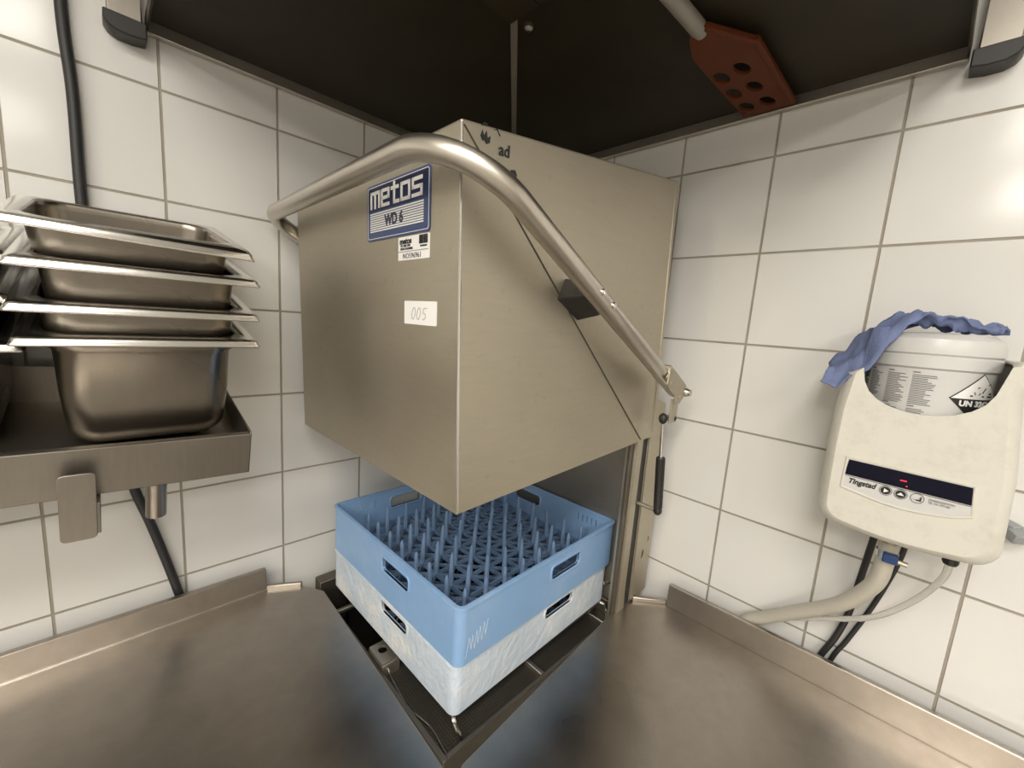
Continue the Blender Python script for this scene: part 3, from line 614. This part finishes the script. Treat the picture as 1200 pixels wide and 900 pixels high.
# ---------------------------------------------------------------- corner shelf
S = thing('corner_shelf', 'L-shaped steel shelf high in the corner with dark greasy underside', 'shelf', (-0.3, -0.3, 2.06))
XL, YR, W_ = -0.953, -1.066, 0.615
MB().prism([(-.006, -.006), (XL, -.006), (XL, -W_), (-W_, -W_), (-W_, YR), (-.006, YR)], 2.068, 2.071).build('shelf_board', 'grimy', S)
bl = MB(); bl.box(XL, -.006, -.010, -.006, 2.043, 2.068); bl.box(-.010, -.006, YR, -.010, 2.043, 2.068)
bl.box(XL, -.006, -.020, -.010, 2.043, 2.045); bl.box(-.020, -.010, YR, -.020, 2.043, 2.045)
bl.build('back_lip', 'tube', S, 0.0006)
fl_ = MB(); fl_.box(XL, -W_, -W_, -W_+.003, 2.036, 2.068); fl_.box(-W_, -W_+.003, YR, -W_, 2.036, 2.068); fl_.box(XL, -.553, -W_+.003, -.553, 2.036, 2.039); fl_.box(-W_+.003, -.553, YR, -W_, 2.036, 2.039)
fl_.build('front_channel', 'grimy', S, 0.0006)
MB().bar((-.010, -.010, 2.066), (-.552, -.556, 2.066), 0.012, 0.004).build('mitre_strip', 'strip', S, 0.0008)
MB().lathe([(.007, 0), (.007, .006), (.003, .010)], (-.535, -.575, 2.036), (0, 0, -1), 12).build('bolt', 'rack', S, smooth=True)
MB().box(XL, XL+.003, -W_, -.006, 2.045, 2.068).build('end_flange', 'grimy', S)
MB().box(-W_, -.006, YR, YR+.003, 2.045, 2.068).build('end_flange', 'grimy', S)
# wall uprights
def upright(label, mk):
    t = thing('shelf_upright', label, 'shelf upright', mk(0, 0, 2.03), 'wall uprights of the corner shelf')
    def bx(a0, a1, d0, d1, z0, z1):
        p, q = mk(a0, d0, z0), mk(a1, d1, z1); return (min(p[0], q[0]), max(p[0], q[0]), min(p[1], q[1]), max(p[1], q[1]), z0, z1)
    MB().box(*bx(-.0225, .0225, .003, .036, 2.030, 2.598)).build('post', 'rack', t, 0.002)
    pts = [(-.028, .012), (.028, .012), (.028, -.014), (.010, -.017), (-.010, -.0165), (-.022, -.011), (-.028, -.002)]
    c = MB(); p3_ = [mk(a, .001, 2.034+b) for a, b in pts]; p4_ = [mk(a, .041, 2.034+b) for a, b in pts]
    c.loft([p3_, p4_]); c.build('end_cap', 'black', t, 0.002)
upright('steel wall upright with black end cap at the left end of the shelf', lambda a, d, z: (-.981+a, -d, z))
upright('steel wall upright with black end cap at the right end of the shelf', lambda a, d, z: (-d, -1.097+a, z))

# ---------------------------------------------------------------- spatula tucked under the shelf
SP = thing('spatula', 'perforated red-brown spatula with pale handle tucked under the right shelf', 'spatula', (-.2, -.78, 2.048))
bl_o = [(-.350, -.752), (-.330, -.742), (-.285, -.728), (-.10, -.733), (-.024, -.736), (-.024, -.825), (-.12, -.824), (-.264, -.820), (-.325, -.790), (-.350, -.772)]
ho = []
for hx_, hy_ in ((-.197, -.747), (-.205, -.784), (-.132, -.748), (-.134, -.785), (-.066, -.752), (-.066, -.790)):
    ho.append([(hx_+.021*math.cos(a*math.pi/10)+.005*math.sin(a*math.pi/10), hy_+.0115*math.sin(a*math.pi/10)-.005*math.cos(a*math.pi/10)) for a in range(20)])
shape([bl_o]+ho, 0.006, ((0, 0, 2.0480), (1, 0, 0), (0, 1, 0)), 'blade', 'orange', SP, 0.0015)
MB().bar((-.345, -.770, 2.049), (-.262, -.820, 2.049), .010, .012).bar((-.268, -.822, 2.049), (-.026, -.826, 2.049), .010, .012).build('blade_edge', 'orange', SP, 0.003)
MB().tube([(-.330, -.761, 2.050), (-.345, -.761, 2.050), (-.40, -.757, 2.051), (-.545, -.748, 2.0525)], [.010, .0125, .0125, .0125], 16).build('handle', 'handlegrey', SP, smooth=True)

# ---------------------------------------------------------------- detergent dispenser
DI = thing('detergent_dispenser', 'cream wall-mounted detergent dispenser with dark display on the right wall', 'dispenser', (0, -1.10, 1.40))
JY, JX, JR = -1.098, -.090, .0735
def outl(ins, dz=0.0, grow=0.0):
    L_, R_, B_2 = -.995+grow-ins, -1.212-grow+ins, 1.262-grow*.6+ins
    pts = []
    # counter-clockwise seen from the room: start at left shoulder, go down, round, up the right side, ear, then the scoop
    pts += [(L_-.005, 1.530), (L_+.001, 1.47), (L_+.002, 1.40), (L_+.001, 1.325)]
    for k in range(6): a = R(180+90*k/5); pts.append((L_-.026-.026*math.cos(a), B_2+.030+.026*math.sin(a)))
    for k in range(4): pts.append((L_-.026-(L_-.026-R_-.030)*(k+1)/5, B_2+.004-.006*math.sin(math.pi*(k+1)/5)))
    for k in range(6): a = R(270+90*k/5); pts.append((R_+.030-.030*math.cos(a), B_2+.034+.030*math.sin(a)))
    pts += [(R_+.003, 1.40), (R_+.011, 1.47), (R_+.017, 1.525), (-1.196+ins*.4, 1.560-ins*.4), (-1.186+ins*.2, 1.568-ins*.4), (-1.176, 1.566-ins*.4)]
    for k in range(1, 12): a = R(180*k/12); pts.append((JY-.072*math.cos(a), 1.545-.067*math.sin(a)**.72))
    pts.append((-1.024, 1.540))
    return pts
# mirror the corner arcs correctly: y decreases to the right in view
def fix(pts): return pts
nS = len(outl(0))
rings = []
for x, ins, gr in ((-.002, 0, .004), (-.060, 0, .004), (-.115, 0, .002), (-.140, .001, 0), (-.155, .004, 0), (-.166, .009, 0), (-.1705, .016, 0)):
    rings.append([V(x, y, z) for y, z in outl(ins, 0, gr)])
sk = tuple(range(nS-14, nS))
dm = MB().loft(rings, False, True, skip=[k for k in range(nS-13, nS-1)])
hs = dm.build('housing', 'cream', DI, smooth=True, angle=50)
for p_ in hs.data.polygons:
    if len(p_.vertices) > 8: p_.use_smooth = False
so = hs.modifiers.new('shell', 'SOLIDIFY'); so.thickness = 0.003; so.offset = -1
FX = -.1706
FU, FW = V(0, -1, 0), V(0, 0, 1)
def D2(y, z): return (y, z)
# control panel (recessed label with a curved lower edge)
def pnl(inset=0):
    top = [(0.002+inset, .059-inset), (.142-inset, .057-inset)]; bot = [(.1455-inset, .016+inset)]
    for k in range(1, 8): q = k/8; bot.append((.1455-inset-(.1445-2*inset)*q, .013+inset+(-.012)*math.sin(math.pi*q)))
    bot.append((.001+inset, .012+inset)); return top[::1]+bot
def pf(off): return (V(FX-off, -1.026, 1.330), FU, FW)
cp = shape([pnl(-.003), pnl(.0)], 0.002, pf(.0006), 'control_panel', 'cream', DI, 0.0006)
shape([pnl(0)], 0.0006, pf(.0004), 'panel_sheet', 'white', cp)
shape([[(0.003, .058), (.1415, .056), (.1438, .0305), (.0008, .0325)]], 0.0008, pf(.0010), 'display_window', 'window', cp)
shape([[(0.0008, .0312), (.1438, .0292), (.1438, .0285), (.0008, .0305)]], 0.0006, pf(.0009), 'panel_rule', 'ink', cp)
shape([[(.067, .0428), (.0745, .0428), (.0748, .0442), (.0673, .0442)]], 0.0005, pf(.0017), 'display_digit', 'led', cp)
shape([[(.0748, .0352), (.0765, .0352), (.0765, .0366), (.0748, .0366)]], 0.0005, pf(.0017), 'display_digit', 'led', cp)
text('Tingstad', 0.0118, (V(FX-.0011, -1.0325, 1.3495), FU, FW), 'panel_lettering', 'ink', cp, 0.0004, 0.25, 0.0002, 0.86)
text('DOSERINGSSYSTEM\nTEL: 031-7071000', 0.0043, (V(FX-.0011, -1.1275, 1.3525), FU, FW), 'panel_lettering', 'greyink', cp, 0, 0, 0.0002, 0.72)
def circ(cx, cz, r, n=22): return [(cx+r*math.cos(2*math.pi*k/n), cz+r*math.sin(2*math.pi*k/n)) for k in range(n)]
for i, cx in enumerate((.0535, .0710, .0895)):
    cz = .0215
    b_ = shape([circ(cx, cz, .0078), circ(cx, cz, .0070)], .0007, pf(.0011), 'button', 'greyink', DI)
    if i < 2: shape([circ(cx, cz, .0060)], .0007, pf(.0011), 'button_face', 'ink', b_)
    sh = [[(cx-.002, cz-.0034), (cx-.002, cz+.0034), (cx+.0036, cz)], [(cx-.0042, cz-.0016), (cx+.0042, cz-.0016), (cx, cz+.0028)], [(cx-.005, cz-.001), (cx-.001, cz-.0032), (cx-.001, cz-.0018), (cx+.003, cz-.0018), (cx+.003, cz+.003), (cx+.0045, cz+.003), (cx+.0045, cz-.0034), (cx-.001, cz-.0034)]][i]
    shape([sh], .0008, pf(.0016), 'button_symbol', 'paper' if i < 2 else 'ink', b_)
MB().lathe([(.0035, -.002), (.0085, 0), (.0085, .002), (.006, .003), (.0035, .001)], (FX+.004, -1.186, 1.553), (-1, 0, 0), 18, True, True).build('ear_screw', 'tube', DI, smooth=True)
MB().lathe([(.012, 0), (.014, .003), (.014, .026), (.012, .030)], (-.080, -1.097, 1.238), (0, 0, 1), 24).build('outlet', 'brass', DI, smooth=True)
MB().lathe([(.008, 0), (.010, .004), (.010, .025)], (-.085, -1.170, 1.236), (0, 0, 1), 18).build('tube_fitting', 'black', DI, smooth=True)

# jar standing in the dispenser
J = thing('detergent_jar', 'white detergent jar with hazard label sitting in the wall dispenser', 'jar', (JX, JY, 1.30))
MB().lathe([(.040, 1.30-1.30), (.060, .03), (JR, .07), (JR, .252)], (JX, JY, 1.300), (0, 0, 1), 56).build('jar_body', 'white', J, smooth=True)
MB().lathe([(JR, .246), (JR+.0035, .249), (JR+.0035, .265), (JR+.001, .2675), (JR+.004, .270), (JR+.004, .282), (JR+.001, .292), (JR-.010, .300), (.02, .303)], (JX, JY, 1.300), (0, 0, 1), 56).build('jar_collar', 'white', J, smooth=True)
def wrap(mb, poly, off=.0006):      # polygon in (arc, height) on the jar, arc 0 faces the room, + to the right in view
    def pt(a, z, o): th = a/JR; return V(JX-(JR+o)*math.cos(th), JY-(JR+o)*math.sin(th), z)
    n = len(poly); mb.add([pt(a, z, off) for a, z in poly]+[pt(a, z, off-.0004) for a, z in poly], [tuple(range(n))]+[(i, (i+1) % n, n+(i+1) % n, n+i) for i in range(n)])
def wrapgrid(mb, a0, a1, z0, z1, off, n=40):
    for k in range(n):
        b0, b1 = a0+(a1-a0)*k/n, a0+(a1-a0)*(k+1)/n; wrap(mb, [(b0, z0), (b1, z0), (b1, z1), (b0, z1)], off)
lb = MB(); wrapgrid(lb, -.105, .095, 1.400, 1.545, .0005, 60); lab = lb.build('jar_label', 'label', J, smooth=True)
ti = MB()
def column(a, wmax, z, nl, gap=.0026, title=True):
    if title: wrap(ti, [(a, z+.001), (a+.008, z+.001), (a+.008, z+.0028), (a, z+.0028)], .0010)
    for k in range(nl):
        zz = z-.003-k*gap; ww = wmax*random.uniform(.55, 1); m_ = 4
        for q in range(m_): wrap(ti, [(a+ww*q/m_, zz), (a+ww*(q+1)/m_, zz), (a+ww*(q+1)/m_, zz+.0012), (a+ww*q/m_, zz+.0012)], .0010)
column(-.078, .022, 1.539, 16); column(-.047, .026, 1.539, 18); column(-.016, .028, 1.539, 18)
column(-.078, .019, 1.493, 6); column(-.047, .020, 1.488, 8); column(-.016, .022, 1.487, 8)
q = -.104
while q < -.086:
    wv = random.choice((.0005, .001, .0014)); wrap(ti, [(q, 1.524), (q+wv, 1.524), (q+wv, 1.540), (q, 1.540)], .0010); q += wv+random.choice((.0005, .0009))
for k in range(5): wrap(ti, [(-.103+k*.0035, 1.512), (-.1008+k*.0035, 1.512), (-.1008+k*.0035, 1.521), (-.103+k*.0035, 1.521)], .0010)
ti.build('label_print', 'greyink', lab)
# corrosive transport diamond
dc, dz_, dr = .0640, 1.5085, .0375
def ddl(s, m0=0.0):                    # diamond cut in strips so that it follows the jar
    out = MB(); n = 24
    for k in range(n):
        a0, a1 = -s+2*s*k/n, -s+2*s*(k+1)/n; yield a0, a1
dm1, dm2, dm3 = MB(), MB(), MB()
for a0, a1 in ddl(dr):
    t0, t1 = dr-abs(a0), dr-abs(a1)
    wrap(dm1, [(dc+a0, dz_-t0), (dc+a1, dz_-t1), (dc+a1, dz_+t1), (dc+a0, dz_+t0)], .0012)
for a0, a1 in ddl(dr-.002):
    t0, t1 = dr-.002-abs(a0), dr-.002-abs(a1)
    wrap(dm2, [(dc+a0, dz_), (dc+a1, dz_), (dc+a1, dz_+t1), (dc+a0, dz_+t0)], .0016)
hz_ = dm1.build('hazard_diamond', 'ink', J); dm2.build('diamond_field', 'paper', hz_)
for poly in ([(-.014, .004), (.006, .004), (.006, .006), (-.014, .006)], [(-.006, .016), (.014, .022), (.014, .0235), (-.006, .0175)], [(.002, .010), (.006, .0175), (.007, .0165), (.003, .009)], [(.012, .004), (.021, .004), (.022, .0058), (.012, .0058)], [(.014, .008), (.020, .008), (.019, .010), (.015, .010)], [(-.008, .0065), (-.010, .011), (-.009, .011), (-.007, .0065)], [(-.003, .0065), (-.001, .010), (0, .0095), (-.002, .0065)]):
    wrap(dm3, [(dc+a, dz_+b) for a, b in poly], .0020)
dm3.build('diamond_symbol', 'ink', hz_)
c = bpy.data.curves.new('tmp', 'FONT'); c.body = 'UN 3262'; c.size = .0112; c.offset = .0005; c.align_x = 'CENTER'; c.extrude = .0002; c.resolution_u = 3
t_ = bpy.data.objects.new('tmp', c); me = bpy.data.meshes.new_from_object(t_); bpy.data.objects.remove(t_); bpy.data.curves.remove(c)
org = worldloc(hz_)
for v in me.vertices:
    a = dc-.0045+v.co.x; th = a/JR; rr_ = JR+.0018+v.co.z; z = dz_-.0105+v.co.y; v.co = V(JX-rr_*math.cos(th), JY-rr_*math.sin(th), z)-org
finish(me, 'diamond_lettering', 'paper', hz_)

# cloth thrown over the jar
nu, nv = 46, 20; vs = []
def cz_(u, v):
    # spine of the cloth: hangs at the left, rises over the collar, lies along the top to the right tip
    y = -.972-.196*u
    prof = [(0, 1.533), (.10, 1.556), (.22, 1.592), (.36, 1.612), (.5, 1.620), (.66, 1.614), (.8, 1.611), (1, 1.609)]
    for (a, za), (b, zb) in zip(prof, prof[1:]):
        if a <= u <= b: q = (u-a)/(b-a); q = q*q*(3-2*q)*.5+q*.5; z = za+(zb-za)*q; break
    return y, z
for i in range(nu+1):
    u = i/nu; y, z = cz_(u, 0)
    wid = .10*(1-.62*max(0, (u-.35)/.65)) ; xc = -.105+.05*max(0, u-.3)
    for j in range(nv+1):
        v = j/nv-.5
        x = xc+v*wid*1.25
        drop = 0
        if x < -.140: drop = (-.140-x)*.55
        if u < .45 and x < -.09: drop += (-.09-x)*.60*math.sin(math.pi*u/.45)
        fold = .0065*math.sin(v*17+u*5)+.004*math.sin(v*31-u*14+1)+.0030*math.sin(u*33+v*9)+.002*math.sin(u*61-v*22)
        zz = z-drop+fold+(.004 if .3 < u < .85 else 0)
        if .26 < u: zz = max(zz, 1.6045+.001*math.sin(40*u))if x > -.155 else zz
        vs.append(V(x, y+.008*math.sin(v*5+u*3)-.012*v*(1-u), zz))
fs = [(i*(nv+1)+j, (i+1)*(nv+1)+j, (i+1)*(nv+1)+j+1, i*(nv+1)+j+1) for i in range(nu) for j in range(nv)]
cw = MB().add(vs, fs).build('cleaning_cloth', 'cloth', smooth=True, angle=80)
so = cw.modifiers.new('thickness', 'SOLIDIFY'); so.thickness = .0022; so.offset = 1
tag(cw, 'crumpled blue cloth thrown over the top of the detergent jar', 'cloth')

# ---------------------------------------------------------------- hoses under the dispenser
HS = thing('drain_hose', 'thick grey hose from the dispenser outlet to behind the right drain table', 'hose', (-.05, -1.0, 1.0))
hpth = bez([(-.080, -1.097, 1.240), (-.079, -1.096, 1.200), (-.073, -1.088, 1.150), (-.055, -1.050, 1.082), (-.035, -.985, 1.015), (-.020, -.930, .962), (-.018, -.890, .925), (-.017, -.86, .86), (-.017, -.85, .60)])
MB().tube(hpth, .0135, 18).build('hose_body', 'hose', HS, smooth=True)
hc = MB().lathe([(.0138, 0), (.0155, 0), (.0155, .012), (.0138, .012)], (-.080, -1.097, 1.212), (0, .02, 1), 26, False, False).build('hose_clamp', 'bright', HS, smooth=True)
MB().box(-.104, -.090, -1.112, -1.092, 1.210, 1.226).build('clamp_band', 'clamp_blue', hc, .002)
MB().tube([(-.097, -1.108, 1.216), (-.097, -1.124, 1.215)], [.0045, .0045], 8).build('clamp_screw', 'hood', hc, smooth=True)
tag(MB().tube(bez([(-.085, -1.170, 1.240), (-.080, -1.166, 1.205), (-.060, -1.140, 1.140), (-.045, -1.095, 1.075), (-.036, -1.030, 1.028), (-.027, -.965, .985), (-.015, -.915, .945), (-.010, -.885, .905), (-.010, -.86, .80)]), .0050, 12).build('clear_tube', 'clear', smooth=True), 'thin clear tube curving from the dispenser to behind the drain table', 'tube')
tag(MB().tube(bez([(-.030, -1.078, 1.262), (-.026, -1.074, 1.20), (-.020, -1.068, 1.12), (-.013, -1.062, 1.045), (-.012, -1.050, .985), (-.012, -1.033, .93), (-.012, -1.02, .86), (-.012, -1.02, .5)]), .0056, 12).build('black_cable', 'rubber', smooth=True), 'left one of the two black cables below the dispenser, passing behind the grey hose', 'cable', 'black cables under the dispenser')
tag(MB().tube(bez([(-.030, -1.120, 1.262), (-.026, -1.116, 1.20), (-.018, -1.104, 1.13), (-.012, -1.088, 1.06), (-.011, -1.068, .99), (-.011, -1.052, .94), (-.011, -1.04, .86), (-.011, -1.04, .5)]), .0043, 12).build('black_cable', 'rubber', smooth=True), 'right thinner one of the two black cables below the dispenser', 'cable', 'black cables under the dispenser')
HK = MB().bar((-.001, -1.214, 1.302), (-.018, -1.236, 1.296), .020, .024); HK.bar((-.016, -1.232, 1.297), (-.030, -1.243, 1.290), .024, .017)
tag(HK.build('plastic_clip', 'plug', bevel=.002), 'small grey plastic clip on the tiles right of the dispenser', 'clip')
